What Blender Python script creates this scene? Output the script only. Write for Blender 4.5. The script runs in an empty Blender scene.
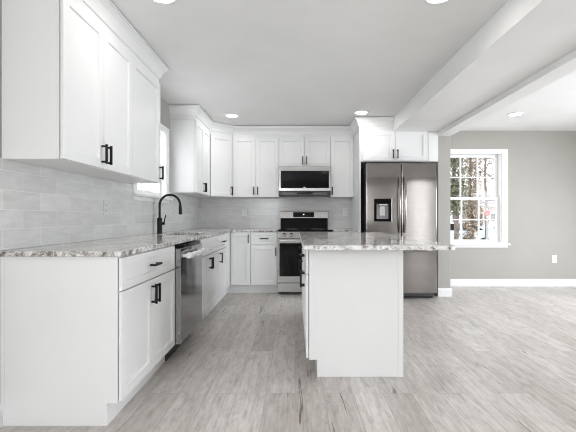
import bpy, bmesh, math, random
from mathutils import Vector, Matrix
random.seed(7)
S = bpy.context.scene
COL = S.collection
PI = math.pi
H = 1.10                       # camera height

# ------------------------------------------------------------------ camera
cd = bpy.data.cameras.new('camera'); cam = bpy.data.objects.new('camera', cd); COL.objects.link(cam)
cam.location = (0, 0, H); cam.rotation_euler = (PI/2, 0, 0)
cd.sensor_width = 36; cd.lens = 390/576*36; cd.shift_x = -7/576; cd.shift_y = 1.5/576
cd.clip_start = .05; cd.clip_end = 300
S.camera = cam
# ------------------------------------------------------------------ exposure and sky
S.view_settings.view_transform = 'Standard'
S.view_settings.look = 'None'
S.view_settings.exposure = 0.6
S.view_settings.gamma = 1.0
S.cycles.filter_width = 1.1
S.view_settings.use_curve_mapping = False
wd = bpy.data.worlds.new('overcast_sky'); S.world = wd; wd.use_nodes = True
wd.node_tree.nodes['Background'].inputs[0].default_value = (0.93, 0.965, 1.0, 1)
wd.node_tree.nodes['Background'].inputs[1].default_value = 1.8

def area(name, loc, rot, sx, sy, power, color=(1, 1, 1)):
    l = bpy.data.lights.new(name, 'AREA'); l.shape = 'RECTANGLE'; l.size = sx; l.size_y = sy
    l.energy = power; l.color = color
    o = bpy.data.objects.new(name, l); COL.objects.link(o); o.location = loc; o.rotation_euler = rot
    return o
XLW = -1.554
# added lights standing in for daylight from assumed openings out of view
area('added_light_rear', (-1.0, -3.14, 1.55), (PI/2, 0, 0), 0.9, 1.3, 38, (0.92, 0.96, 1.0))
area('added_light_rear_middle', (1.95, -3.14, 1.55), (PI/2, 0, 0), 0.9, 1.3, 4, (0.92, 0.96, 1.0))
area('added_light_rear_narrow', (4.35, -3.14, 1.25), (PI/2, 0, 0), 0.22, 2.2, 16, (0.9, 0.95, 1.0))  # added for a bright streak in the refrigerator door
area('added_light_side', (5.18, 3.3, 1.3), (PI/2-.55, 0, PI/2), 2.8, 1.1, 84, (0.89, 0.945, 1.0))  # added light, tilted down to brighten the floor on the right
area('added_light_left', (XLW+.05, -1.4, 1.55), (PI/2, 0, -PI/2), 1.5, 1.2, 40, (0.92, 0.96, 1.0))  # added to brighten the left face of the soffit

area('daylight_sink_window', (-1.735, 4.25, 1.72), (PI/2, 0, -PI/2), 0.85, 0.75, 4, (0.95, 0.975, 1.0))

# ------------------------------------------------------------------ materials
def mat(name, color=(.8, .8, .8), rough=.5, metal=0.0, spec=.5, coat=0.0, emit=None, estr=0):
    m = bpy.data.materials.new(name); m.use_nodes = True
    b = m.node_tree.nodes['Principled BSDF']
    b.inputs['Base Color'].default_value = (*color, 1)
    b.inputs['Roughness'].default_value = rough
    b.inputs['Metallic'].default_value = metal
    b.inputs['Specular IOR Level'].default_value = spec
    b.inputs['Coat Weight'].default_value = coat
    if emit:
        b.inputs['Emission Color'].default_value = (*emit, 1)
        b.inputs['Emission Strength'].default_value = estr
    return m

class NT:
    def __init__(s, m):
        s.t = m.node_tree; s.b = s.t.nodes['Principled BSDF']
    def n(s, typ, **kw):
        nd = s.t.nodes.new(typ)
        for k, v in kw.items():
            if k.startswith('i_'):
                nd.inputs[k[2:].replace('_', ' ')].default_value = v
            else:
                setattr(nd, k, v)
        return nd
    def l(s, a, b): s.t.links.new(a, b)
    def pos(s, order='XYZ', scale=(1, 1, 1)):
        g = s.n('ShaderNodeNewGeometry'); sp = s.n('ShaderNodeSeparateXYZ'); s.l(g.outputs['Position'], sp.inputs[0])
        c = s.n('ShaderNodeCombineXYZ')
        for i, a in enumerate(order): s.l(sp.outputs[a], c.inputs[i])
        mp = s.n('ShaderNodeMapping'); mp.inputs['Scale'].default_value = scale
        s.l(c.outputs[0], mp.inputs[0])
        return mp.outputs[0]
    def noise(s, vec, scale, detail=4, rough=.5, dist=0):
        nd = s.n('ShaderNodeTexNoise'); nd.inputs['Scale'].default_value = scale
        nd.inputs['Detail'].default_value = detail; nd.inputs['Roughness'].default_value = rough
        nd.inputs['Distortion'].default_value = dist
        s.l(vec, nd.inputs['Vector']); return nd.outputs['Fac']
    def ramp(s, fac, stops):
        r = s.n('ShaderNodeValToRGB'); e = r.color_ramp.elements
        while len(e) < len(stops): e.new(.5)
        for el, (p, c) in zip(e, stops):
            el.position = p; el.color = (*c, 1) if len(c) == 3 else c
        s.l(fac, r.inputs[0]); return r.outputs[0]
    def mix(s, a, b, fac, mode='MIX'):
        m = s.n('ShaderNodeMix', data_type='RGBA', blend_type=mode)
        for sock, v in ((m.inputs[0], fac), (m.inputs[6], a), (m.inputs[7], b)):
            if hasattr(v, 'links'): s.l(v, sock)
            elif isinstance(v, (int, float)): sock.default_value = v
            else: sock.default_value = (*v, 1)
        return m.outputs[2]
    def bump(s, h, strength=.2, dist=.002):
        b = s.n('ShaderNodeBump'); b.inputs['Strength'].default_value = strength; b.inputs['Distance'].default_value = dist
        s.l(h, b.inputs['Height']); s.l(b.outputs[0], s.b.inputs['Normal'])

def paint(name, color, rough, var=.02):
    m = mat(name, color, rough); t = NT(m); p = t.pos()
    f = t.noise(p, 3, 3)
    lo = tuple(c*(1-var) for c in color); hi = tuple(min(1, c*(1+var)) for c in color)
    t.l(t.ramp(f, [(.3, lo), (.7, hi)]), t.b.inputs['Base Color'])
    t.bump(t.noise(p, 220, 2), .04, .001)
    return m

M = {}
M['cab'] = paint('cabinet_white', (.86, .86, .857), .32, .008)
M['wall'] = paint('wall_greige', (.405, .388, .357), .6)
M['kwall'] = paint('wall_kitchen', (.405, .388, .357), .6)
M['ceil'] = paint('ceiling_white', (.83, .83, .82), .7)
M['beam'] = paint('beam_white', (.80, .795, .785), .55)
M['trim'] = paint('trim_white', (.86, .86, .855), .35, .01)
M['black'] = mat('matte_black_metal', (.006, .006, .0065), .42, 0, .25)
M['blackgloss'] = mat('black_glass', (.006, .006, .007), .05, 0, .14)
M['blackplastic'] = mat('black_plastic', (.02, .02, .022), .35)
M['darkgrey'] = mat('dark_grey_metal', (.10, .10, .105), .4, .5)
M['outlet'] = mat('outlet_plastic', (.84, .84, .83), .35)
M['plate_grey'] = mat('outlet_plastic_pale_grey', (.66, .66, .65), .3)
M['hole'] = mat('slot_dark', (.05, .05, .05), .6)
M['lens'] = mat('lamp_lens', (1, 1, 1), .5, emit=(1.0, .98, .945), estr=39)
M['film'] = mat('white_plastic_film', (.88, .89, .90), .18)
M['greyplastic'] = mat('grey_plastic', (.42, .42, .43), .4)
M['display'] = mat('display_glow', (.3, .3, .3), .3, emit=(.9, .96, 1), estr=1.0)

def steel(name, base, rough, axis='XYZ', sc=(2, 2, 260), aniso=0, wav=.12):
    m = mat(name, base, rough, 1.0); t = NT(m)
    p = t.pos('XYZ', sc); f = t.noise(p, 1, 3)
    lo = tuple(c*.92 for c in base); hi = tuple(min(1, c*1.05) for c in base)
    t.l(t.ramp(f, [(.3, lo), (.7, hi)]), t.b.inputs['Base Color'])
    g = t.noise(t.pos('XYZ', (2.6, 2.6, 1.1)), 1.6, 1); t.bump(g, wav, .02)
    if aniso:
        tg = t.n('ShaderNodeTangent', direction_type='RADIAL', axis='Z'); t.l(tg.outputs[0], t.b.inputs['Tangent'])
        t.b.inputs['Anisotropic'].default_value = aniso
    return m
M['steel'] = steel('stainless_steel', (.36, .35, .34), .24, aniso=.7)
M['fridge'] = steel('fridge_steel', (.27, .25, .235), .12, aniso=.9, wav=.06)
M['dwsteel'] = steel('dishwasher_steel', (.40, .40, .405), .12)
M['chrome'] = mat('polished_steel', (.75, .75, .75), .15, 1.0)

# granite
m = M['granite'] = mat('granite_white_veined', (.7, .7, .68), .10); t = NT(m)
p = t.pos('XYZ', (1, .55, 1))
big = t.noise(p, 3.2, 6, .6, 1.6)
c1 = t.ramp(big, [(.34, (.40, .38, .36)), (.43, (.68, .665, .64)), (.52, (.86, .855, .84)), (.60, (.62, .61, .585)), (.67, (.87, .865, .85))])
sp = t.noise(t.pos(), 85, 5, .7)
c2 = t.ramp(sp, [(.36, (.16, .12, .10)), (.47, (.62, .58, .55)), (.58, (1, 1, 1))])
c = t.mix(c1, c2, .55, 'MULTIPLY')
t.l(c, t.b.inputs['Base Color'])
for key, nm, off in (('granite_edge', 'granite_rough_edge', .035), ('granite_edge_pale', 'granite_pale_edge', -.02)):
    m = M[key] = mat(nm, (.6, .58, .56), .35); t = NT(m)
    e1 = t.noise(t.pos(), 24, 6, .72, .8)
    t.l(t.ramp(e1, [(.34+off, (.07, .06, .055)), (.43+off, (.34, .31, .29)), (.51+off, (.70, .685, .665)), (.60+off, (.86, .855, .84))]), t.b.inputs['Base Color'])
    t.bump(t.noise(t.pos(), 60, 4), .8, .006)

# tile
def tile(name, order):
    m = mat(name, (.7, .7, .69), .16, 0, .3); t = NT(m)
    p = t.pos(order); mp = t.n('ShaderNodeMapping'); mp.inputs['Location'].default_value = (-.06, -.934, 0); t.l(p, mp.inputs[0])
    b = t.n('ShaderNodeTexBrick'); t.l(mp.outputs[0], b.inputs['Vector'])
    b.offset = .5; b.inputs['Scale'].default_value = 1; b.inputs['Brick Width'].default_value = .308
    b.inputs['Row Height'].default_value = .1045; b.inputs['Mortar Size'].default_value = .0016
    b.inputs['Mortar Smooth'].default_value = .1
    b.inputs['Color1'].default_value = (.71, .71, .70, 1); b.inputs['Color2'].default_value = (.64, .64, .63, 1)
    b.inputs['Mortar'].default_value = (.84, .84, .83, 1)
    f = t.noise(t.pos(order, (2, 9, 1)), 2.5, 4, .6, .8)
    v = t.ramp(f, [(.3, (.90, .90, .895)), (.7, (1.06, 1.06, 1.06))])
    t.l(t.mix(b.outputs['Color'], v, 1.0, 'MULTIPLY'), t.b.inputs['Base Color'])
    inv = t.n('ShaderNodeMath', operation='SUBTRACT'); inv.inputs[0].default_value = 1; t.l(b.outputs['Fac'], inv.inputs[1])
    w = t.noise(t.pos(order), 9, 2)
    ad = t.n('ShaderNodeMath', operation='MULTIPLY_ADD'); t.l(w, ad.inputs[0]); ad.inputs[1].default_value = .5; t.l(inv.outputs[0], ad.inputs[2])
    t.bump(ad.outputs[0], .35, .004)
    return m
M['tile_yz'] = tile('tile_side', 'YZX'); M['tile_xz'] = tile('tile_back', 'XZY')

# floor planks, running away from the camera
m = M['floor'] = mat('vinyl_plank', (.5, .48, .46), .33); t = NT(m)
p = t.pos('YXZ')
b = t.n('ShaderNodeTexBrick'); t.l(p, b.inputs['Vector']); b.offset = .37; b.offset_frequency = 2
b.inputs['Scale'].default_value = 1; b.inputs['Brick Width'].default_value = 1.22; b.inputs['Row Height'].default_value = .182
b.inputs['Mortar Size'].default_value = .0012; b.inputs['Mortar Smooth'].default_value = .3
b.inputs['Color1'].default_value = (.0, .0, .0, 1); b.inputs['Color2'].default_value = (1, 1, 1, 1); b.inputs['Mortar'].default_value = (.5, .5, .5, 1)
plank = t.ramp(b.outputs['Color'], [(0, (.505, .468, .44)), (.5, (.58, .543, .515)), (1, (.65, .615, .587))])
warp = t.n('ShaderNodeVectorMath', operation='ADD'); t.l(t.pos('YXZ', (1.5, 13, 1)), warp.inputs[0])
sc_ = t.n('ShaderNodeVectorMath', operation='SCALE'); t.l(b.outputs['Color'], sc_.inputs[0]); sc_.inputs['Scale'].default_value = 7.0
t.l(sc_.outputs[0], warp.inputs[1])
g1 = t.noise(warp.outputs[0], 1.5, 9, .68, .6)
grain = t.ramp(g1, [(.28, (.76, .735, .72)), (.42, (.91, .90, .89)), (.55, (1.0, 1.0, 1.0)), (.72, (1.1, 1.1, 1.1))])
warp2 = t.n('ShaderNodeVectorMath', operation='ADD'); t.l(t.pos('YXZ', (2.2, 60, 1)), warp2.inputs[0]); t.l(sc_.outputs[0], warp2.inputs[1])
g2 = t.noise(warp2.outputs[0], 1.3, 5, .6)
fine = t.ramp(g2, [(.3, (.86, .85, .84)), (.6, (1.05, 1.05, 1.05))])
warp3 = t.n('ShaderNodeVectorMath', operation='ADD'); t.l(t.pos('YXZ', (1.5, 26, 1)), warp3.inputs[0]); t.l(sc_.outputs[0], warp3.inputs[1])
g3 = t.noise(warp3.outputs[0], 1.15, 4, .55, .5)
crack = t.ramp(g3, [(.30, (.30, .28, .27)), (.325, (1, 1, 1))])
warp4 = t.n('ShaderNodeVectorMath', operation='ADD'); t.l(t.pos('YXZ', (5, 16, 1)), warp4.inputs[0]); t.l(sc_.outputs[0], warp4.inputs[1])
g4 = t.noise(warp4.outputs[0], 1.6, 10, .74, .4)
mott = t.ramp(g4, [(.32, (.66, .645, .635)), (.46, (.93, .925, .92)), (.56, (1.03, 1.03, 1.03)), (.7, (1.14, 1.14, 1.14))])
c = t.mix(plank, grain, 1.0, 'MULTIPLY'); c = t.mix(c, mott, 1.0, 'MULTIPLY'); c = t.mix(c, fine, 1.0, 'MULTIPLY'); c = t.mix(c, crack, 1.0, 'MULTIPLY')
c = t.mix(c, (.25, .235, .225), b.outputs['Fac'])
t.l(c, t.b.inputs['Base Color'])
t.bump(g2, .12, .001)

# glass pane: mostly see-through, faint mirror
m = M['glass'] = bpy.data.materials.new('window_glass'); m.use_nodes = True
nt = m.node_tree; nt.nodes.clear()
o_ = nt.nodes.new('ShaderNodeOutputMaterial'); mx = nt.nodes.new('ShaderNodeMixShader')
tr = nt.nodes.new('ShaderNodeBsdfTransparent'); gl = nt.nodes.new('ShaderNodeBsdfGlossy'); gl.inputs['Roughness'].default_value = .02
mx.inputs[0].default_value = .02
nt.links.new(tr.outputs[0], mx.inputs[1]); nt.links.new(gl.outputs[0], mx.inputs[2]); nt.links.new(mx.outputs[0], o_.inputs[0])

# outdoors
def noisy(name, stops, scale, rough=.8, det=5):
    m = mat(name, stops[0][1], rough); t = NT(m)
    t.l(t.ramp(t.noise(t.pos(), scale, det), stops), t.b.inputs['Base Color']); return m
M['ground'] = noisy('pale_ground', [(.35, (.55, .54, .52)), (.65, (.74, .74, .74))], .7)
M['bark'] = noisy('bark', [(.35, (.10, .075, .06)), (.65, (.24, .19, .16))], 9)
M['ivy'] = noisy('ivy_leaf', [(.35, (.03, .045, .02)), (.5, (.13, .15, .07)), (.62, (.46, .46, .34))], 11)
M['dry'] = noisy('dry_leaf', [(.35, (.09, .06, .035)), (.5, (.28, .2, .13)), (.62, (.66, .61, .52))], 11)
M['siding'] = noisy('house_siding', [(.3, (.66, .66, .66)), (.7, (.76, .76, .76))], 2)
M['shingle'] = noisy('roof_shingle', [(.3, (.22, .22, .23)), (.7, (.34, .34, .35))], 6)
M['brickhouse'] = noisy('house_brick', [(.3, (.36, .27, .23)), (.7, (.5, .40, .35))], 7)
M['carpaint'] = mat('car_paint_pale_blue', (.52, .60, .70), .2, .2, coat=.5)
M['carpaint2'] = mat('car_paint_silver', (.45, .48, .54), .2, .4, coat=.5)
M['redsign'] = mat('sign_red', (.62, .04, .04), .4)
M['rubber'] = mat('tyre_rubber', (.02, .02, .02), .7)

# ------------------------------------------------------------------ mesh helpers
class MB:
    def __init__(s): s.bm = bmesh.new()
    def face(s, pts):
        vs = [s.bm.verts.new(p) for p in pts]; return s.bm.faces.new(vs)
    def box(s, x0, x1, y0, y1, z0, z1):
        v = [s.bm.verts.new((x, y, z)) for x in (x0, x1) for y in (y0, y1) for z in (z0, z1)]
        for f in ((0, 1, 3, 2), (4, 6, 7, 5), (0, 4, 5, 1), (2, 3, 7, 6), (0, 2, 6, 4), (1, 5, 7, 3)):
            s.bm.faces.new([v[i] for i in f])
        return s
    def prism(s, poly, a0, a1, fn):
        """poly of 2D points, extruded from a0 to a1; fn(u, v, a) -> xyz"""
        A = [s.bm.verts.new(fn(u, v, a0)) for u, v in poly]; B = [s.bm.verts.new(fn(u, v, a1)) for u, v in poly]
        n = len(poly)
        s.bm.faces.new(A); s.bm.faces.new(B[::-1])
        for i in range(n): s.bm.faces.new([A[i], B[i], B[(i+1) % n], A[(i+1) % n]])
        return s
    def tube(s, path, r, n=10, cap=True):
        path = [Vector(p) for p in path]; rings = []
        rs = r if isinstance(r, (list, tuple)) else [r]*len(path)
        up = None
        for i, p in enumerate(path):
            d = (path[min(i+1, len(path)-1)]-path[max(i-1, 0)]).normalized()
            if up is None:
                up = Vector((0, 0, 1)) if abs(d.z) < .9 else Vector((1, 0, 0))
            a = d.cross(up)
            if a.length < 1e-4: a = d.cross(Vector((0, 1, 0)))
            a.normalize(); bb = a.cross(d).normalized(); up = bb
            rings.append([s.bm.verts.new(p+(a*math.cos(2*PI*k/n)+bb*math.sin(2*PI*k/n))*rs[i]) for k in range(n)])
        for i in range(len(rings)-1):
            for k in range(n):
                s.bm.faces.new([rings[i][k], rings[i][(k+1) % n], rings[i+1][(k+1) % n], rings[i+1][k]])
        if cap:
            s.bm.faces.new(rings[0]); s.bm.faces.new(rings[-1])
        return s
    def cyl(s, p0, p1, r, n=20): return s.tube([p0, p1], r, n)
    def lathe(s, prof, n=32, center=(0, 0, 0)):
        cx, cy, cz = center; rings = []
        for r, z in prof:
            rings.append([s.bm.verts.new((cx+r*math.cos(2*PI*k/n), cy+r*math.sin(2*PI*k/n), cz+z)) for k in range(n)])
        for i in range(len(rings)-1):
            for k in range(n): s.bm.faces.new([rings[i][k], rings[i][(k+1) % n], rings[i+1][(k+1) % n], rings[i+1][k]])
        s.bm.faces.new(rings[0]); s.bm.faces.new(rings[-1])
        return s
    def build(s, name, m, parent=None, bevel=0, seg=2, smooth=False, loc=None):
        bmesh.ops.recalc_face_normals(s.bm, faces=s.bm.faces)
        me = bpy.data.meshes.new(name); s.bm.to_mesh(me); s.bm.free()
        me.materials.append(m)
        if smooth:
            for p in me.polygons: p.use_smooth = True
            me.set_sharp_from_angle(angle=math.radians(40))
        o = bpy.data.objects.new(name, me); COL.objects.link(o)
        if parent: o.parent = parent
        if loc: o.location = loc
        if bevel:
            b = o.modifiers.new('bevel', 'BEVEL'); b.width = bevel; b.segments = seg; b.limit_method = 'ANGLE'; b.angle_limit = math.radians(40)
        return o

def B(*a): return MB().box(*a)
def thing(name, label, cat, loc=(0, 0, 0), rz=0, group=None):
    o = bpy.data.objects.new(name, None); COL.objects.link(o); o.empty_display_size = .1
    o.location = loc; o.rotation_euler = (0, 0, rz)
    return tag(o, label, cat, group)
def tag(o, label, cat, group=None):
    o['label'] = label; o['category'] = cat
    if group: o['group'] = group
    return o
def struct(o, label=None, cat=None):
    o['kind'] = 'structure'
    if label: o['label'] = label
    if cat: o['category'] = cat
    return o
def slab(mb, xs, ys, inc, z0, z1, fn=lambda x, y, z: (x, y, z)):
    """cells of a grid as one watertight slab (floor plans with holes, walls with openings)"""
    bm = mb.bm; V = {}
    def v(i, j, k):
        if (i, j, k) not in V: V[(i, j, k)] = bm.verts.new(fn(xs[i], ys[j], (z0, z1)[k]))
        return V[(i, j, k)]
    nx, ny = len(xs)-1, len(ys)-1
    has = lambda i, j: 0 <= i < nx and 0 <= j < ny and inc(i, j)
    for i in range(nx):
        for j in range(ny):
            if not has(i, j): continue
            for k in (0, 1): bm.faces.new([v(i, j, k), v(i+1, j, k), v(i+1, j+1, k), v(i, j+1, k)])
            for di, dj, a, b in ((-1, 0, (i, j), (i, j+1)), (1, 0, (i+1, j), (i+1, j+1)), (0, -1, (i, j), (i+1, j)), (0, 1, (i, j+1), (i+1, j+1))):
                if not has(i+di, j+dj): bm.faces.new([v(*a, 0), v(*b, 0), v(*b, 1), v(*a, 1)])
    return mb

# ------------------------------------------------------------------ room shell
XL, YB, ZC = -1.554, 6.25, 2.487
XR, YF = 5.5, -3.2
struct(B(XL-.2, XR+.2, YF-.2, YB+.2, -.12, 0).build('floor', M['floor']), 'grey wood-look plank floor', 'floor')
struct(B(XL-.2, XR+.2, YF-.2, YB+.2, ZC, ZC+.12).build('ceiling', M['ceil']), 'plain white ceiling', 'ceiling')
W1 = (2.36, 3.32, .68, 2.14)            # dining window hole x0 x1 z0 z1
W6 = (-2.2, -.6, .9, 2.2)               # added side window, unseen behind the camera
W2 = (3.80, 4.70, 1.33, 2.12)           # sink window hole y0 y1 z0 z1
def wall(name, us, zs, holes, a0, a1, fn, m, label):
    mb = MB()
    def inc(i, j):
        u = (us[i]+us[i+1])/2; z = (zs[j]+zs[j+1])/2
        return not any(h[0] < u < h[1] and h[2] < z < h[3] for h in holes)
    slab(mb, us, zs, inc, a0, a1, fn)
    return struct(mb.build(name, m), label, 'wall')
wall('wall_back', [XL, W1[0], W1[1], XR], [0, W1[2], W1[3], ZC], [W1], YB, YB+.2, lambda u, z, a: (u, a, z), M['wall'], 'greige back wall with window')
wall('wall_left', [YF, W6[0], W6[1], W2[0], W2[1], YB+.2], [0, W6[2], W2[2], W2[3], W6[3], ZC], [W2, W6], XL-.2, XL, lambda u, z, a: (a, u, z), M['kwall'], 'greige left wall behind the cabinets')
PD = (1.8, 4.8, .02, 2.15)              # added patio door opening, unseen in the right wall
wall('wall_right', [YF, PD[0], PD[1], YB+.2], [0, PD[2], PD[3], ZC], [PD], XR, XR+.2, lambda u, z, a: (a, u, z), M['wall'], 'greige right wall')
RW = [(-1.45, -.55, .9, 2.2), (1.5, 2.4, .9, 2.2), (4.15, 4.55, .12, 2.36)]  # unseen openings, added as sources for the light from behind
wall('wall_front', [XL-.2]+[x for h in RW for x in h[:2]]+[XR+.2], [0, .12, .9, 2.2, 2.36, ZC], RW, YF-.2, YF, lambda u, z, a: (u, a, z), M['wall'], 'greige wall opposite the kitchen')
def simple_window(name, u0, u1, z0, z1, n, fn, label):
    mb = MB(); w = .06
    us = [u0]
    for k in range(n):
        a = u0+(u1-u0)*k/n; b_ = u0+(u1-u0)*(k+1)/n
        us += [a+w, b_-w]
    us.append(u1)
    us = sorted(set(round(x, 4) for x in us))
    zs = [z0, z0+w, z1-w, z1]
    def inc(i, j):
        u = (us[i]+us[i+1])/2; z = (zs[j]+zs[j+1])/2
        if not z0+w < z < z1-w: return True
        for k in range(n):
            a = u0+(u1-u0)*k/n; b_ = u0+(u1-u0)*(k+1)/n
            if a+w < u < b_-w: return False
        return True
    slab(mb, us, zs, inc, -.03, .03, fn)
    fr = struct(mb.build(name, M['trim']), label, 'window')
    mb = MB(); slab(mb, [u0+w, u1-w], [z0+w, z1-w], lambda i, j: True, -.004, .004, fn)
    mb.build('pane', M['glass'], fr)
simple_window('added_door_1', PD[0], PD[1], PD[2], PD[3], 2, lambda u, z, a: (XR+.12+a, u, z), 'unseen white sliding glass patio door added for daylight')  # assumed door out of view, added as a daylight source
for k, h in enumerate(RW):
    simple_window('window_%d' % (3+k), *h, 1, lambda u, z, a: (u, YF-.12+a, z), ('unseen white window added opposite the kitchen, left', 'unseen white window added opposite the kitchen, middle', 'unseen tall narrow window added opposite the refrigerator')[k])  # assumed windows out of view, added as light sources

simple_window('window_6', *W6, 2, lambda u, z, a: (XL-.12+a, u, z), 'unseen white two-part window added on the left wall behind the camera')  # assumed window out of view, added to light the soffit face

# partition stub, soffit and header
XC0, XC1, YC = 1.99, 2.17, 5.44
struct(B(XC0, XC1, YC, YB, 0, 2.235).build('wall_partition', M['wall'], bevel=.006), 'greige wall stub beside the refrigerator', 'wall')
struct(B(1.36, XC0, YF, 5.42, 2.29, ZC).build('trim_1', M['beam'], bevel=.003), 'wide white boxed ceiling soffit', 'soffit')
struct(B(XC0, XC1, YF, YB, 2.235, ZC).build('trim_2', M['beam'], bevel=.004), 'narrow dropped header over the opening to the dining room', 'header')
struct(B(1.36, XC0, 5.42, YB, 2.318, ZC).build('trim_5', M['beam']), 'boxed soffit end over the refrigerator cabinets', 'soffit')

def baseboard(name, x0, x1, y0, y1, face):
    mb = MB(); h = .115; t_ = .016
    prof = [(0, 0), (t_, 0), (t_, h-.025), (t_*.6, h-.012), (t_*.4, h), (0, h)]
    if face == '-y': mb.prism(prof, x0, x1, lambda u, v, a: (a, y1-u, v))
    if face == '+x': mb.prism(prof, y0, y1, lambda u, v, a: (x0+u, a, v))
    if face == '-x': mb.prism(prof, y0, y1, lambda u, v, a: (x1-u, a, v))
    if face == '+y': mb.prism(prof, x0, x1, lambda u, v, a: (a, y0+u, v))
    return struct(mb.build(name, M['trim']), 'white baseboard', 'baseboard')
baseboard('baseboard_back', XC1+.016, XR-.016, 0, YB, '-y')
baseboard('baseboard_partition_front', XC0, XC1+.016, 0, YC, '-y')
baseboard('baseboard_partition_side', XC1, 0, YC, YB, '+x')
baseboard('baseboard_left', XL, 0, YF, 2.06, '+x')
baseboard('baseboard_right', 0, XR, PD[1], YB, '-x')

# tiled backsplash
mb = MB()
zs = [.926, 1.268, 1.414]; ys = [1.9, 3.715, 4.785, YB]
slab(mb, ys, zs, lambda i, j: not (i == 1 and j == 1), XL, XL+.008, lambda u, z, a: (a, u, z))
struct(mb.build('trim_3', M['tile_yz']), 'pale grey subway tile backsplash on the left wall', 'backsplash')
mb = MB(); mb.box(XL+.008, -.24, YB-.008, YB, .926, 1.414); mb.box(-.24, .535, YB-.008, YB, .80, 1.44); mb.box(.535, .895, YB-.008, YB, .926, 1.414)
struct(mb.build('trim_4', M['tile_xz']), 'pale grey subway tile backsplash on the back wall', 'backsplash')

# ------------------------------------------------------------------ windows
def hung_window(name, u0, u1, z0, z1, cols, rows, fn, label, casing=.07, stool=True, apron=.0, head=.055):
    """double hung window; fn(u, z, d): d = distance into the room from the wall face (negative: outwards)"""
    fr = MB()
    def bar(mb, a, b, c, d, e, f): slab(mb, [a, b], [c, d], lambda i, j: True, e, f, fn)
    # jamb liner inside the hole
    for a, b, c, d in ((u0, u0+.018, z0, z1), (u1-.018, u1, z0, z1), (u0+.018, u1-.018, z1-.018, z1), (u0+.018, u1-.018, z0, z0+.018)):
        bar(fr, a, b, c, d, -.17, 0)
    root = struct(fr.build(name, M['trim']), label, 'window')
    mb = MB()
    bar(mb, u0-casing, u0+.006, z0-.005, z1+head, 0, .016); bar(mb, u1-.006, u1+casing, z0-.005, z1+head, 0, .016)
    bar(mb, u0+.006, u1-.006, z1-.006, z1+head, 0, .016)
    mb.build('casing', M['trim'], root, bevel=.003)
    mb = MB(); bar(mb, u0-casing-.03, u1+casing+.03, z0-.022, z0+.004, -.02, .05); mb.build('stool', M['trim'], root, bevel=.004)
    mb = MB(); bar(mb, u0-casing, u1+casing, z0-.062, z0-.022, 0, .014); mb.build('apron', M['trim'], root, bevel=.003)
    zm = (z0+z1)/2; a, b = u0+.02, u1-.02; s = .042
    for (c, d, dd) in ((zm-.02, z1-.02, -.135), (z0+.02, zm+.02, -.095)):
        mb = MB(); us = [a, a+s, b-s, b]; zz = [c, c+s, d-s, d]
        slab(mb, us, zz, lambda i, j: not (i == 1 and j == 1), dd, dd+.036, fn)
        sash = mb.build('sash', M['trim'], root, bevel=.003)
        mb = MB()
        for k in range(1, cols):
            uu = a+s+(b-a-2*s)*k/cols; bar(mb, uu-.0095, uu+.0095, c+s, d-s, dd+.008, dd+.028)
        for k in range(1, rows):
            q = c+s+(d-c-2*s)*k/rows; bar(mb, a+s, b-s, q-.0095, q+.0095, dd+.0085, dd+.0275)
        mb.build('muntin', M['trim'], sash)
        mb = MB(); bar(mb, a+s, b-s, c+s, d-s, dd+.016, dd+.02); mb.build('pane', M['glass'], sash)
    return root
hung_window('window_1', *W1, 3, 2, lambda u, z, d: (u, YB-d, z), 'white double hung window in the dining room wall', casing=.085)
hung_window('window_2', *W2, 3, 2, lambda u, z, d: (XL+d, u, z), 'white double hung window over the sink', casing=.08, head=.06)

# ------------------------------------------------------------------ cabinets
def shaker(w, h, x, z, stile=.057, t_=.02, rec=.011):
    """shaker front with its lower left corner at (x, z); face towards -y, back at y = -.001"""
    mb = MB(); bm = mb.bm; yf = -.001-t_; yb = -.005; e = .004
    def ring(x0, x1, z0, z1, y): return [bm.verts.new(p) for p in ((x0, y, z0), (x1, y, z0), (x1, y, z1), (x0, y, z1))]
    rs = [ring(x, x+w, z, z+h, yb), ring(x, x+w, z, z+h, yf+.0015), ring(x+.0015, x+w-.0015, z+.0015, z+h-.0015, yf),
          ring(x+stile, x+w-stile, z+stile, z+h-stile, yf), ring(x+stile+e, x+w-stile-e, z+stile+e, z+h-stile-e, yf+rec)]
    bm.faces.new(rs[0])
    for a, b in zip(rs, rs[1:]):
        for k in range(4): bm.faces.new([a[k], a[(k+1) % 4], b[(k+1) % 4], b[k]])
    bm.faces.new(rs[-1])
    return mb
def slabfront(w, h, x, z): return shaker(w, h, x, z, stile=.04)
def handle(parent, x, z, length=.122, vertical=True):
    mb = MB(); yf = -.021; so = .032; r = .0068; L = length/2; p = L-.012
    if vertical:
        mb.box(x-r, x+r, yf-so-r, yf-so+r, z-L, z+L)
        for s in (-p, p): mb.box(x-r*.9, x+r*.9, yf-so+r, yf, z+s-r*.9, z+s+r*.9)
    else:
        mb.box(x-L, x+L, yf-so-r, yf-so+r, z-r, z+r)
        for s in (-p, p): mb.box(x+s-r*.9, x+s+r*.9, yf-so+r, yf, z-r*.9, z+r*.9)
    return mb.build('handle', M['black'], parent, bevel=.0012)
def door(root, x0, x1, z0, z1, hx=None, top=True, g=.003):
    d = shaker(x1-x0-2*g, z1-z0-2*g, x0+g, z0+g).build('door', M['cab'], root)
    if hx is not None:
        xx = x0+.03 if hx == 'l' else x1-.03
        handle(d, xx, (z1-.035-.06) if top else (z0+.032+.06))
    return d
def drawer(root, x0, x1, z0, z1, hd=True, g=.003):
    d = slabfront(x1-x0-2*g, z1-z0-2*g, x0+g, z0+g).build('drawer', M['cab'], root)
    if hd: handle(d, (x0+x1)/2, (z0+z1)/2, .125, False)
    return d
TH, TR = .118, .055          # toe kick height and recess
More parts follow.
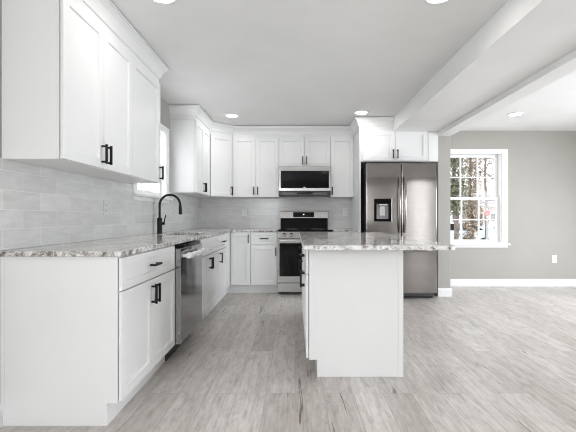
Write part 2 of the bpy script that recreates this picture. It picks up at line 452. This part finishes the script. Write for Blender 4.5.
def base_body(root, w, d=.605, h=.8935):
    poly = [(0, h), (d, h), (d, 0), (TR, 0), (TR, TH), (0, TH)]
    mb = MB(); mb.prism(poly, 0.0006, w-.0006, lambda u, v, a: (a, u, v)); return mb.build('body', M['cab'], root, bevel=.001, seg=1)
def upper_body(root, w, d, z0, z1):
    mb = MB(); mb.box(.0006, w-.0006, 0, d, z0, z1); return mb.build('body', M['cab'], root, bevel=.001, seg=1)

XF = -.937                   # left base carcass face
dep = XF-XL-.002
R90 = PI/2
# left run (local x runs away from the camera)
Y0 = 2.063
cb = thing('base_cabinet', 'wide white base cabinet, one drawer over two doors, nearest on the left', 'cabinet', (XF, Y0, 0), R90)
base_body(cb, .914, dep)
drawer(cb, 0, .914, .709, .889); door(cb, 0, .457, .125, .706, 'r'); door(cb, .457, .914, .125, .706, 'l')
# cover skin on the visible end
mb = MB(); mb.box(-.006, 0.0, .012, dep-.012, 0.0, .8935); 
mb = MB(); poly = [(0, .8935), (dep, .8935), (dep, 0), (TR, 0), (TR, TH), (0, TH)]
mb.prism(poly, -.006, 0.0, lambda u, v, a: (a, u, v)); mb.build('end_panel', M['cab'], cb, bevel=.0015)
mb = MB(); mb.box(-.009, -.006, dep-.02, dep, 0, .8935); mb.build('scribe_strip', M['cab'], cb)

YS, YN = 3.68, 4.71
sk = thing('base_cabinet', 'white sink base cabinet with false front and two doors, past the dishwasher', 'cabinet', (XF, YS, 0), R90)
w = YN-YS
# body with open top for the sink bowl
mb = MB(); mb.box(.0006, .018, 0, dep, TH, .8935); mb.box(w-.018, w-.0006, 0, dep, TH, .8935); mb.box(.018, w-.018, dep-.012, dep, TH, .8935)
mb.box(.018, w-.018, 0, .019, .70, .8935); mb.box(.018, w-.018, 0, .019, TH, TH+.03); mb.box(.0006, w-.0006, 0.019, dep, TH, TH+.018) ; mb.box(.0006, w-.0006, TR, dep, 0, TH)
mb.build('body', M['cab'], sk)
drawer(sk, 0, w, .709, .889, hd=False).name = 'false_front'; door(sk, 0, w/2, .125, .706, 'r'); door(sk, w/2, w, .125, .706, 'l')
YE = 5.20
nb = thing('base_cabinet', 'narrow white base cabinet with one drawer and one door, left of the inside corner', 'cabinet', (XF, YN, 0), R90)
base_body(nb, YE-YN, dep); drawer(nb, 0, YE-YN, .709, .889); door(nb, 0, YE-YN, .125, .706, 'l')
YFc = 5.63                   # back base carcass face
depb = YB-YFc-.002
cc = thing('base_cabinet', 'white corner base cabinet with full-height single door', 'cabinet', (-.937, YFc, 0), 0)
xw = .297
mb = MB(); mb.prism([(0, .8935), (depb, .8935), (depb, 0), (TR, 0), (TR, TH), (0, TH)], 0.0, xw-.0006, lambda u, v, a: (a, u, v))
# the leg that turns the corner
mb.prism([(0, .8935), (dep, .8935), (dep, 0), (TR, 0), (TR, TH), (0, TH)], 5.2006-YFc, depb, lambda u, v, a: (-u, a, v))
mb.box(-TR, 0, TR, depb, 0, TH)
mb.build('body', M['cab'], cc)
door(cc, .012, xw, .125, .889, 'r')
db = thing('base_cabinet', 'white base cabinet with one drawer over one door, left of the range', 'cabinet', (-.640, YFc, 0), 0)
base_body(db, .394, depb); drawer(db, 0, .394, .709, .889); door(db, 0, .394, .125, .706, 'r')
rb = thing('base_cabinet', 'white base cabinet between the range and the refrigerator', 'cabinet', (.537, YFc, 0), 0)
base_body(rb, .356, depb); drawer(rb, 0, .356, .709, .889); door(rb, 0, .356, .125, .706, 'l')

# worktops
def granite(mb, name, label, bevel=.006, edge='granite_edge'):
    o = mb.build(name, M['granite'], bevel=bevel); o.data.materials.append(M[edge])
    for p in o.data.polygons:
        if abs(p.normal.z) < .5: p.material_index = 1
    return tag(o, label, 'countertop')
SX = (-1.39, -.985); SY = (3.90, 4.55)
mb = MB(); xs = [XL+.001, SX[0], SX[1], -.897, -.2455]; ys = [2.035, SY[0], SY[1], 5.59, YB-.001]
slab(mb, xs, ys, lambda i, j: (i < 3 or j == 3) and not (i == 1 and j == 1), .8945, .925)
granite(mb, 'countertop', 'L-shaped white and grey granite countertop along the left and back walls')
granite(B(.537, .8945, 5.59, YB-.001, .8945, .925), 'countertop', 'short granite countertop between the range and the refrigerator')

# undermount sink
mb = MB(); x0, x1, y0, y1 = SX[0]-.008, SX[1]+.008, SY[0]-.008, SY[1]+.008
slab(mb, [x0, x0+.012, x1-.012, x1], [y0, y0+.012, y1-.012, y1], lambda i, j: not (i == 1 and j == 1), .70, .8943)
mb.box(x0, x1, y0, y1, .69, .70); mb.lathe([(.045, .0), (.045, .004)], 24, ((x0+x1)/2, (y0+y1)/2, .70))
tag(mb.build('sink', M['steel']), 'stainless steel undermount sink in the left countertop', 'sink')

# faucet
fx, fy = -1.475, 4.25
fa = thing('faucet', 'black gooseneck pull-down kitchen faucet behind the sink', 'faucet', (fx, fy, .925))
MB().lathe([(.030, 0), (.030, .006), (.0265, .010), (.0265, .165), (.024, .172), (.012, .175)], 28).build('body', M['black'], fa, smooth=True)
path = [(0, 0, .17), (0, 0, .31)]
R = .112
for k in range(1, 17):
    a = PI-PI*k/16*1.02
    path.append((R+R*math.cos(a), 0, .31+R*math.sin(a)))
sp_ = MB().tube(path, .0125, 14).build('spout', M['black'], fa, smooth=True)
ex, _, ez = path[-1]
MB().tube([(ex, 0, ez+.005), (ex+.002, 0, ez-.03), (ex+.004, 0, ez-.095)], [.0145, .017, .0175], 16).build('spray_head', M['black'], fa, smooth=True)
mb = MB(); mb.cyl((.02, 0, .11), (.055, 0, .11), .015, 16); hv = mb.build('valve', M['black'], fa, smooth=True)
MB().tube([(.048, 0, .11), (.053, 0, .15), (.068, 0, .205)], [.008, .0065, .0055], 10).build('lever', M['black'], fa, smooth=True)

# ------------------------------------------------------------------ upper cabinets
ZU0, ZU1 = 1.411, 2.317
UD = .305; XU = XL+UD+.001
u1 = thing('wall_cabinet', 'white two-door wall cabinet, nearest on the left above the tiles', 'cabinet', (XU, Y0, 0), R90)
upper_body(u1, .885, UD, ZU0, ZU1); door(u1, 0, .4425, ZU0, ZU1, 'r', False); door(u1, .4425, .885, ZU0, ZU1, 'l', False)
u2 = thing('wall_cabinet', 'white one-door wall cabinet right before the sink window', 'cabinet', (XU, Y0+.885, 0), R90)
upper_body(u2, .612, UD, ZU0, ZU1); door(u2, 0, .612, ZU0, ZU1, 'r', False)
mb = MB(); mb.box(0, .885+.612, .03, UD, ZU0-.0, ZU0); mb.bm.free()
YU2 = 4.85; YD = 5.64
u3 = thing('wall_cabinet', 'white two-door wall cabinet on the left wall beyond the sink window', 'cabinet', (XU, YU2, 0), R90)
w = YD-YU2
upper_body(u3, w, UD, ZU0, ZU1); door(u3, 0, w/2, ZU0, ZU1, 'r', False); door(u3, w/2, w, ZU0, ZU1, 'l', False)
YUf = YB-UD-.001; XD = -.944
# diagonal corner wall cabinet
dx, dy = XD-XU, YUf-YD; L = math.hypot(dx, dy); ang = math.atan2(dy, dx)
u4 = thing('wall_cabinet', 'white diagonal corner wall cabinet with a single door', 'cabinet', (XU, YD, 0), ang)
inv = Matrix.Rotation(-ang, 2)
def toloc(x, y):
    q = inv @ Vector((x-XU, y-YD)); return (q.x, q.y)
poly = [toloc(*q) for q in ((XU, YD+.0006), (XD-.0006, YUf), (XD-.0006, YB-.001), (XL+.001, YB-.001), (XL+.001, YD+.0006))]
mb = MB(); mb.prism(poly, ZU0, ZU1, lambda u, v, a: (u, v, a)); mb.build('body', M['cab'], u4)
door(u4, .022, L-.022, ZU0, ZU1, 'r', False)
def upper(label, x0, x1, z0, z1, hs, yf=YUf, d=UD, name='wall_cabinet'):
    o = thing(name, label, 'cabinet', (x0, yf, 0), 0); upper_body(o, x1-x0, d, z0, z1); n = len(hs); ww = (x1-x0)/n
    for k, h_ in enumerate(hs): door(o, ww*k, ww*(k+1), z0, z1, h_, False)
    return o
upper('white two-door wall cabinet on the back wall left of the microwave', XD, -.245, ZU0, ZU1, 'rl')
upper('short white two-door wall cabinet above the microwave', -.245, .537, 1.871, ZU1, 'rl')
upper('narrow white one-door wall cabinet right of the microwave', .537, .8935, ZU0, ZU1, 'l')
# refrigerator surround
YFr = 5.42
fs = thing('refrigerator_cabinet', 'white two-door cabinet over the refrigerator with tall side panel', 'cabinet', (.895, YFr, 0), 0)
upper_body(fs, 1.094, YB-YFr-.002, 1.878, ZU1)
B(0, .02, 0, YB-YFr-.002, 0, 1.8775).build('side_panel', M['cab'], fs, bevel=.001, seg=1)
door(fs, .045, .4925, 1.885, ZU1-.012, 'r', False); door(fs, .4925, .942, 1.885, ZU1-.012, 'l', False)
B(.955, 1.03, -.012, 0, 1.878, ZU1-.03).build('filler_strip', M['cab'], fs, bevel=.002)

# crown moulding
CP = [(0, ZU1+.0005), (.005, ZU1+.0005), (.005, 2.365), (.016, 2.368), (.018, 2.385), (.026, 2.408), (.040, 2.434), (.058, 2.452), (.064, 2.456), (.064, 2.466), (.074, 2.468), (.074, ZC-.007), (0, ZC-.007)]
def crown(label, path):
    mb = MB(); bm = mb.bm; P = [Vector(p) for p in path]; rings = []
    def nrm(a, b): d = (b-a).normalized(); return Vector((d.y, -d.x))
    for i, p in enumerate(P):
        if i == 0: m_ = nrm(P[0], P[1])
        elif i == len(P)-1: m_ = nrm(P[-2], P[-1])
        else:
            a, b = nrm(P[i-1], p), nrm(p, P[i+1]); m_ = (a+b).normalized(); m_ /= m_.dot(a)
        rings.append([bm.verts.new((p.x+m_.x*u, p.y+m_.y*u, z)) for u, z in CP])
    n = len(CP)
    for a, b in zip(rings, rings[1:]):
        for k in range(n): bm.faces.new([a[k], a[(k+1) % n], b[(k+1) % n], b[k]])
    bm.faces.new(rings[0]); bm.faces.new(rings[-1])
    return tag(mb.build('crown_molding', M['cab']), label, 'molding')
crown('white crown molding above the near left wall cabinets', [(XL+.001, Y0), (XU, Y0), (XU, Y0+1.497), (XL+.001, Y0+1.497)])
crown('white crown molding running round the corner and back wall cabinets to the soffit', [(XL+.001, YU2), (XU, YU2), (XU, YD), (XD, YUf), (.895, YUf), (.895, YFr), (1.359, YFr)])

# ------------------------------------------------------------------ dishwasher
dw = thing('dishwasher', 'stainless steel dishwasher under the left countertop', 'dishwasher', (XF, 2.982, 0), R90)
w = .69
B(.004, w-.004, .002, dep-.03, TH, .888).build('tub', M['darkgrey'], dw)
B(.006, w-.006, .05, dep-.05, 0.0, TH).build('toe_panel', M['blackplastic'], dw)
B(.004, w-.004, -.062, .002, .128, .862).build('door', M['dwsteel'], dw, bevel=.004)
B(.006, w-.006, -.050, .002, .863, .886).build('control_strip', M['blackgloss'], dw, bevel=.002)
mb = MB()
n = 24; pth = []; rs = []
for k in range(n+1):
    f = k/n; pth.append((.05+f*(w-.10), -.062-.048+.006*math.sin(f*9), .800+.004*math.sin(f*23+1))); rs.append(.0225+.0022*math.sin(f*17)+.0012*math.sin(f*41))
mb.tube(pth, rs, 14)
for x in (.075, w-.075): mb.cyl((x, -.062, .80), (x, -.105, .80), .013, 12)
hd = mb.build('handle', M['film'], dw, smooth=True); hd['label'] = 'bar handle wrapped in white film'

# ------------------------------------------------------------------ range
rg = thing('range', 'stainless steel freestanding range with black glass oven door', 'stove', (-.2435, 5.56, 0), 0)
w = .776
x0, x1 = .003, w-.003
B(x0, x1, 0, .67, .045, .905).build('body', M['darkgrey'], rg)
for x in (.05, w-.05):
    for y in (.08, .60): MB().cyl((x, y, 0), (x, y, .045), .02, 12).build('foot', M['blackplastic'], rg)
B(x0+.01, x1-.01, .01, .03, .012, .045).build('kick_plate', M['blackplastic'], rg)
B(x0, x1, -.035, 0, .045, .170).build('storage_drawer', M['steel'], rg, bevel=.004)
od = MB(); slab(od, [x0, x0+.022, x1-.022, x1], [.178, .268, .735, .800], lambda i, j: not (i == 1 and j == 1), -.04, 0, lambda u, z, a: (u, a, z))
od = od.build('oven_door', M['steel'], rg, bevel=.003)
B(x0+.0225, x1-.0225, -.037, -.002, .2685, .7345).build('window', M['blackgloss'], od)
mb = MB(); mb.tube([(x0+.03, -.085, .770), (x1-.03, -.085, .770)], .014, 16)
for x in (x0+.06, x1-.06): mb.tube([(x, -.04, .770), (x, -.085, .770)], .011, 12)
mb.build('handle', M['chrome'], od, smooth=True)
mb = MB(); mb.prism([(-.035, .806), (0, .806), (0, .905), (-.012, .905)], x0, x1, lambda u, v, a: (a, u, v)); mb.build('control_panel', M['steel'], rg, bevel=.003)
for x in (.09, .19, w/2, w-.19, w-.09):
    mb = MB(); mb.tube([(x, -.022, .856), (x, -.032, .854), (x, -.055, .848)], [.027, .024, .021], 20)
    kn = mb.build('knob', M['chrome'], rg, smooth=True)
B(x0-.004, x1+.004, -.042, .62, .9055, .927).build('cooktop', M['blackgloss'], rg, bevel=.005)
mb = MB()
for (x, y, r) in ((.2, .15, .10), (.57, .15, .11), (.2, .42, .075), (.57, .42, .085), (.385, .46, .05)):
    for rr in (r, r*.6):
        pts = [(x+rr*math.cos(2*PI*k/40), y+rr*math.sin(2*PI*k/40), .9272) for k in range(41)]; mb.tube(pts, .0012, 6, cap=False)
mb.build('burner_ring', M['darkgrey'], rg)
mb = MB(); mb.prism([(.60, .9275), (.685, .9275), (.685, 1.09), (.625, 1.09)], x0+.012, x1-.012, lambda u, v, a: (a, u, v)); mb.build('backguard_base', M['blackgloss'], rg)
bg = MB(); bg.prism([(.600, 1.088), (.685, 1.088), (.685, 1.205), (.640, 1.205), (.612, 1.198)], x0+.004, x1-.004, lambda u, v, a: (a, u, v))
bg = bg.build('backguard', M['steel'], rg, bevel=.004)
mb = MB(); mb.prism([(.5985, 1.105), (.61, 1.105), (.62, 1.185), (.6075, 1.185)], .215, .545, lambda u, v, a: (a, u, v)); dp = mb.build('display', M['blackgloss'], bg)
mb = MB(); mb.box(.37, .39, .5965, .602, 1.142, 1.156); mb.build('clock_digits', M['display'], dp)

# ------------------------------------------------------------------ microwave
mw = thing('microwave', 'stainless over-the-range microwave with black glass door', 'microwave', (-.240, 5.80, 1.422), 0)
w = .772; hh = .447
B(0.001, w-.001, .025, YB-5.80-.01, .012, hh).build('body', M['darkgrey'], mw)
mb = MB(); slab(mb, [0, .03, w-.03, w], [.072, .115, .368, hh-.004], lambda i, j: not (i == 1 and j == 1), -.02, .024, lambda u, z, a: (u, a, z))
md = mb.build('door', M['steel'], mw, bevel=.004)
B(.0305, w-.0305, -.0185, .02, .1155, .3675).build('window', M['blackgloss'], md)
B(.365, .395, -.0195, -.0186, .124, .130).build('clock_digits', M['display'], md)
B(0.002, w-.002, -.012, .024, .004, .070).build('vent', M['blackplastic'], mw, bevel=.004)
for (a, b) in ((.06, .27), (.50, .71)): B(a, b, -.0135, -.012, .018, .05).build('vent_slot', M['darkgrey'], mw)
mb = MB(); mb.tube([(.27, -.02, .045), (.32, -.05, .04), (.45, -.05, .04), (.50, -.02, .045)], .010, 10); mb.build('handle', M['blackplastic'], mw, smooth=True)

# ------------------------------------------------------------------ refrigerator
YRf = 5.22
rf = thing('refrigerator', 'stainless french door refrigerator with ice and water dispenser', 'refrigerator', (.955, YRf, 0), 0)
w = .945; zt = 1.83
B(.012, w-.012, .085, YB-YRf-.06, .03, 1.815).build('body', M['darkgrey'], rf, bevel=.006)
B(.02, w-.02, .10, .14, .004, .075).build('grille', M['blackplastic'], rf)
for x in (.06, w-.06):
    for y in (.16, .86): MB().cyl((x, y, 0), (x, y, .03), .025, 12).build('foot', M['blackplastic'], rf)
for x in (.03, w-.10):
    B(x, x+.07, .02, .12, 1.816, 1.838).build('hinge_cover', M['darkgrey'], rf, bevel=.004)
zd = .72; mid = w/2; c = 74.7
# dispenser opening
dx0, dx1, dz0, dz1 = .108, .335, 1.05, 1.345
mb = MB(); slab(mb, [0, dx0, dx1, mid-.003], [zd, dz0, dz1, zt], lambda i, j: not (i == 1 and j == 1), 0, .075, lambda u, z, a: (u, a, z))
dl = mb.build('door', M['fridge'], rf, bevel=.008, seg=3); dl['label'] = 'left door with dispenser'
dr = B(mid+.003, w, 0, .075, zd, zt).build('door', M['fridge'], rf, bevel=.008, seg=3)
fd = B(0, w, 0, .075, .082, zd-.008).build('freezer_drawer', M['fridge'], rf, bevel=.008, seg=3)
mb = MB(); slab(mb, [dx0+.002, dx0+.03, dx1-.03, dx1-.002], [dz0+.002, dz0+.03, dz1-.06, dz1-.002], lambda i, j: not (i == 1 and j == 1), -.004, .06, lambda u, z, a: (u, a, z))
ds = mb.build('dispenser', M['blackgloss'], dl, bevel=.002)
B(dx0+.0305, dx1-.0305, .052, .06, dz0+.0305, dz1-.0605).build('recess_back', M['greyplastic'], ds)
B(dx0+.075, dx1-.075, .035, .051, dz0+.07, dz1-.09).build('paddle', M['steel'], ds, bevel=.004)
B(dx0+.06, dx1-.06, .0, .05, dz1-.085, dz1-.0605).build('nozzle', M['steel'], ds, bevel=.004)
def curved_handle(parent, x, z0, z1):
    mb = MB(); pts = []
    for k in range(17):
        f = k/16; pts.append((x, -.014-.046*math.sin(PI*min(1, max(0, f)))**.55, z0+(z1-z0)*f))
    mb.tube(pts, .0125, 12); return mb.build('handle', M['fridge'], parent, smooth=True)
curved_handle(dl, mid-.035, .90, 1.64); curved_handle(dr, mid+.035, .90, 1.64)
mb = MB(); pts = []
for k in range(17):
    f = k/16; pts.append((.08+(w-.16)*f, -.012-.046*math.sin(PI*f)**.4, .655))
mb.tube(pts, .0125, 12); mb.build('handle', M['fridge'], fd, smooth=True)

# ------------------------------------------------------------------ island
IX0, IX1, IY0, IY1 = .098, .742, 2.692, 4.36
isl = thing('kitchen_island', 'white kitchen island cabinet with plain end panel under granite top', 'kitchen island', (IX0, IY1, 0), -R90)
LI = IY1-IY0; D_ = IX1-IX0
mb = MB(); mb.prism([(0, .8935), (D_, .8935), (D_, 0), (TR, 0), (TR, TH), (0, TH)], 0, LI, lambda u, v, a: (a, u, v)); mb.build('body', M['cab'], isl, bevel=.001, seg=1)
h1 = LI/2
for a in (0, h1):
    drawer(isl, a, a+h1, .709, .889); door(isl, a, a+h1/2, .125, .706, 'r'); door(isl, a+h1/2, a+h1, .125, .706, 'l')
mb = MB(); mb.box(LI, LI+.006, D_-.028, D_+.004, 0, .8935); mb.build('corner_trim', M['cab'], isl, bevel=.001)
mb = MB(); mb.box(LI, LI+.005, .0, .028, TH, .8935); mb.box(LI, LI+.005, TR, TR+.016, 0, TH); mb.build('corner_trim', M['cab'], isl, bevel=.001)
mb = MB(); r = .05
ix0, ix1, iy0, iy1 = .05, 1.02, 2.44, 4.62
pts = []
for (cx, cy, a0) in ((ix0+r*.3, iy0+r*.3, PI), (ix1-r, iy0+r, 1.5*PI), (ix1-r, iy1-r, 0), (ix0+r*.3, iy1-r*.3, .5*PI)):
    rr = r if cx > .5 else r*.3
    for k in range(7): a = a0+k/6*PI/2; pts.append((cx+rr*math.cos(a), cy+rr*math.sin(a)))
mb.prism(pts, .8945, .925, lambda u, v, a: (u, v, a))
granite(mb, 'countertop', 'white veined granite island top overhanging the island', .005, 'granite_edge_pale')

# ------------------------------------------------------------------ outlets
def outlet(label, loc, rz, pm='outlet'):
    o = thing('wall_outlet', label, 'outlet', loc, rz)
    B(-.037, .037, -.006, 0, -.06, .06).build('cover_plate', M[pm], o, bevel=.003)
    for z in (-.023, .023):
        s = MB(); s.box(-.016, .016, -.0085, -.006, z-.015, z+.015); s = s.build('socket', M[pm], o, bevel=.002)
        mb = MB(); mb.box(-.008, -.005, -.0088, -.0085, z-.004, z+.008); mb.box(.005, .008, -.0088, -.0085, z-.004, z+.008); mb.box(-.002, .002, -.0088, -.0085, z-.011, z-.007); mb.build('slot', M['hole'], s)
outlet('white outlet low on the greige dining room wall', (4.155, YB, .435), 0)
outlet('white outlet on the tiles between the range and the refrigerator panel', (.80, YB-.008, 1.185), 0)
outlet('white outlet on the back wall tiles near the corner', (-.81, YB-.008, 1.185), 0)
outlet('pale grey outlet on the left wall tiles under the wall cabinets', (XL+.008, 3.18, 1.18), R90, 'plate_grey')

# ------------------------------------------------------------------ ceiling lights
def downlight(label, x, y):
    o = thing('ceiling_light', label, 'ceiling light', (x, y, ZC))
    mb = MB(); n = 40; prof = [(.095, -.0005), (.093, -.006), (.078, -.010), (.072, -.004), (.072, -.0005)]
    bm = mb.bm; rings = [[bm.verts.new((r*math.cos(2*PI*k/n), r*math.sin(2*PI*k/n), z)) for k in range(n)] for r, z in prof]
    for a, b in zip(rings, rings[1:]+rings[:1]):
        for k in range(n): bm.faces.new([a[k], a[(k+1) % n], b[(k+1) % n], b[k]])
    mb.build('trim_ring', M['trim'], o, smooth=True)
    MB().lathe([(.0715, -.0035), (.0715, -.001)], 40).build('lens', M['lens'], o)
downlight('round recessed ceiling light in front of the corner wall cabinet', -.86, 5.30)
downlight('round recessed ceiling light before the refrigerator cabinet, left of the soffit', .875, 5.14)
downlight('unseen round ceiling light added behind the camera on the sink side', -.83, -.36)  # added lamp out of view, brightens the near surfaces
downlight('unseen round ceiling light added behind the camera on the soffit side', .90, -.36)  # added lamp out of view, brightens the soffit and ceiling
downlight('round recessed ceiling light in the dining room ceiling', 2.95, 5.22)
downlight('round recessed ceiling light cut by the top of the picture, above the near left cabinets', -.83, 2.43)
downlight('round recessed ceiling light cut by the top of the picture, beside the soffit', .90, 2.43)

# ------------------------------------------------------------------ outdoors
ZG = -.55
struct(B(-25, 45, YB+.6, 70, ZG-.2, ZG).build('ground', M['ground']), 'pale ground outside', 'ground')
def at(px, Y): return (px-295)/390*Y
def leaf_cloud(mb, n, center, rad, size):
    for _ in range(n):
        while True:
            v = Vector((random.uniform(-1, 1), random.uniform(-1, 1), random.uniform(-1, 1)))
            if v.length < 1: break
        c = Vector(center)+Vector((v.x*rad[0], v.y*rad[1], v.z*rad[2]))
        a = Vector((random.gauss(0, 1), random.gauss(0, 1), random.gauss(0, 1))).normalized(); b_ = a.orthogonal().normalized(); s = size*random.uniform(.6, 1.3)
        q = a.cross(b_)
        mb.face([c+a*s, c+b_*s*.6+q*s*.1, c-a*s, c-b_*s*.6+q*s*.1])
def branch(mb, p, d, L, r, depth):
    pts = [p]; rs = [r]; q = Vector(p); dd = Vector(d).normalized(); seg = 4
    for k in range(seg):
        dd = (dd+Vector((random.gauss(0, .16), random.gauss(0, .16), random.gauss(.02, .12)))).normalized()
        q = q+dd*L/seg; pts.append(q.copy()); rs.append(r*(1-.55*(k+1)/seg))
    mb.tube(pts, rs, 5)
    if depth > 0:
        for k in range(4):
            i = random.randint(1, seg); a = Vector((random.gauss(0, 1), random.gauss(0, 1), random.gauss(.1, .6))).normalized()
            branch(mb, pts[i], (dd*.8+a).normalized(), L*.62, rs[i]*.62, depth-1)
def tree(name, label, px, Y, h, r, leaves, lm, lrad, lsize, nb=8, lz=(0, 1), bl=.3):
    x = at(px, Y); o = thing(name, label, 'tree', (x, Y, ZG))
    mb = MB(); pts = [(0, 0, 0), (.05, 0, h*.3), (-.04, .03, h*.6), (.03, 0, h)]; mb.tube(pts, [r*1.25, r, r*.8, r*.35], 9)
    for k in range(nb):
        f = random.uniform(.35, .95); a = random.uniform(0, 2*PI)
        branch(mb, (0, 0, h*f), (math.cos(a), math.sin(a), random.uniform(.2, .7)), h*bl, r*.32, 3)
    mb.build('trunk', M['bark'], o)
    if leaves:
        mb = MB()
        for k in range(leaves//40):
            f = random.uniform(*lz); a = random.uniform(0, 2*PI); rr = random.uniform(.2, 1)*lrad
            leaf_cloud(mb, 40, (rr*math.cos(a), rr*math.sin(a), f*h), (lrad*.5, lrad*.5, lrad*.7), lsize)
        mb.build('foliage', M[lm], o)
tree('ivy_covered_tree', 'ivy-covered green tree outside the left panes of the dining room window', 455, 12.0, 4.4, .07, 5200, 'ivy', .36, .040, 7, (.42, 1), .2)
tree('brown_leaved_tree', 'tree with brown clinging leaves outside the middle panes', 471, 15.5, 5.0, .08, 5200, 'dry', .38, .046, 14, (.03, .97), .25)
tree('bare_tree', 'bare dark-branched tree nearest the house, outside the right panes', 513, 9.2, 4.0, .045, 0, 'ivy', .3, .05, 16, (0, 1), .3)
tree('bare_tree', 'second bare tree farther back between the leafy trees', 486, 19.0, 6.0, .07, 0, 'ivy', .3, .05, 16, (0, 1), .24)

def house(name, label, x0, x1, y0, y1, h, rh, wm, wins):
    o = thing(name, label, 'building', (x0, y0, ZG)); W_ = x1-x0; D2 = y1-y0
    B(0, W_, 0, D2, 0, h).build('wall', M[wm], o)
    mb = MB(); mb.prism([(-.4, h), (D2/2, h+rh), (D2+.4, h)], -.3, W_+.3, lambda u, v, a: (a, u, v)); mb.build('roof', M['shingle'], o)
    for (a, b, c_, d_) in wins:
        fr = B(a-.08, b+.08, -.05, -.001, c_-.08, d_+.08).build('window', M['trim'], o)
        B(a, b, -.07, -.0505, c_, d_).build('pane', M['darkgrey'], fr)
house('house', 'pale house across the street outside the left panes', at(436, 30), at(467, 30), 30, 36, 2.9, 1.3, 'siding', [(.35, .85, .9, 2.1), (1.25, 1.75, .9, 2.1), (1.98, 2.22, .9, 2.1)])
house('house', 'brown brick house across the street outside the right panes', at(472, 34), at(520, 34), 34, 40, 2.6, 1.2, 'brickhouse', [(.4, .9, .9, 2.0), (1.6, 2.3, .9, 2.0), (3.0, 3.6, .9, 2.0)])
def car(label, px, Y, m_, rz=0):
    o = thing('car', label, 'car', (at(px, Y), Y, ZG), rz)
    prof = [(-2.1, .35), (-2.12, .7), (-1.95, .85), (-1.1, .95), (-.55, 1.38), (.75, 1.42), (1.5, 1.0), (2.1, .9), (2.15, .4), (1.9, .28), (-1.9, .28)]
    mb = MB(); mb.prism(prof, -.85, .85, lambda u, v, a: (u, a, v)); mb.build('body', M[m_], o, bevel=.06, seg=3)
    mb = MB(); mb.prism([(-.95, .98), (-.5, 1.32), (.05, 1.35), (.05, .98)], -.855, .855, lambda u, v, a: (u, a, v)); mb.prism([(.12, .98), (.12, 1.35), (.7, 1.35), (1.3, 1.0)], -.855, .855, lambda u, v, a: (u, a, v)); mb.build('side_window', M['blackgloss'], o)
    for x in (-1.35, 1.35):
        for y in (-.8, .8): MB().cyl((x, y-.1, .31), (x, y+.1, .31), .31, 18).build('wheel', M['rubber'], o)
car('pale blue car parked outside beyond the window, left', 452, 21, 'carpaint')
car('silver car parked outside beyond the window, right', 501, 25.5, 'carpaint2')
sg = thing('street_sign', 'red sign on a post outside the window', 'sign', (at(487, 15), 15, ZG))
MB().cyl((0, 0, 0), (0, 0, 2.0), .03, 8).build('post', M['greyplastic'], sg)
mb = MB(); mb.prism([(.11*math.cos(PI/8+k*PI/4), .11*math.sin(PI/8+k*PI/4)) for k in range(8)], -.045, -.03, lambda u, v, a: (u, a, 1.82+v)); mb.build('panel', M['redsign'], sg)
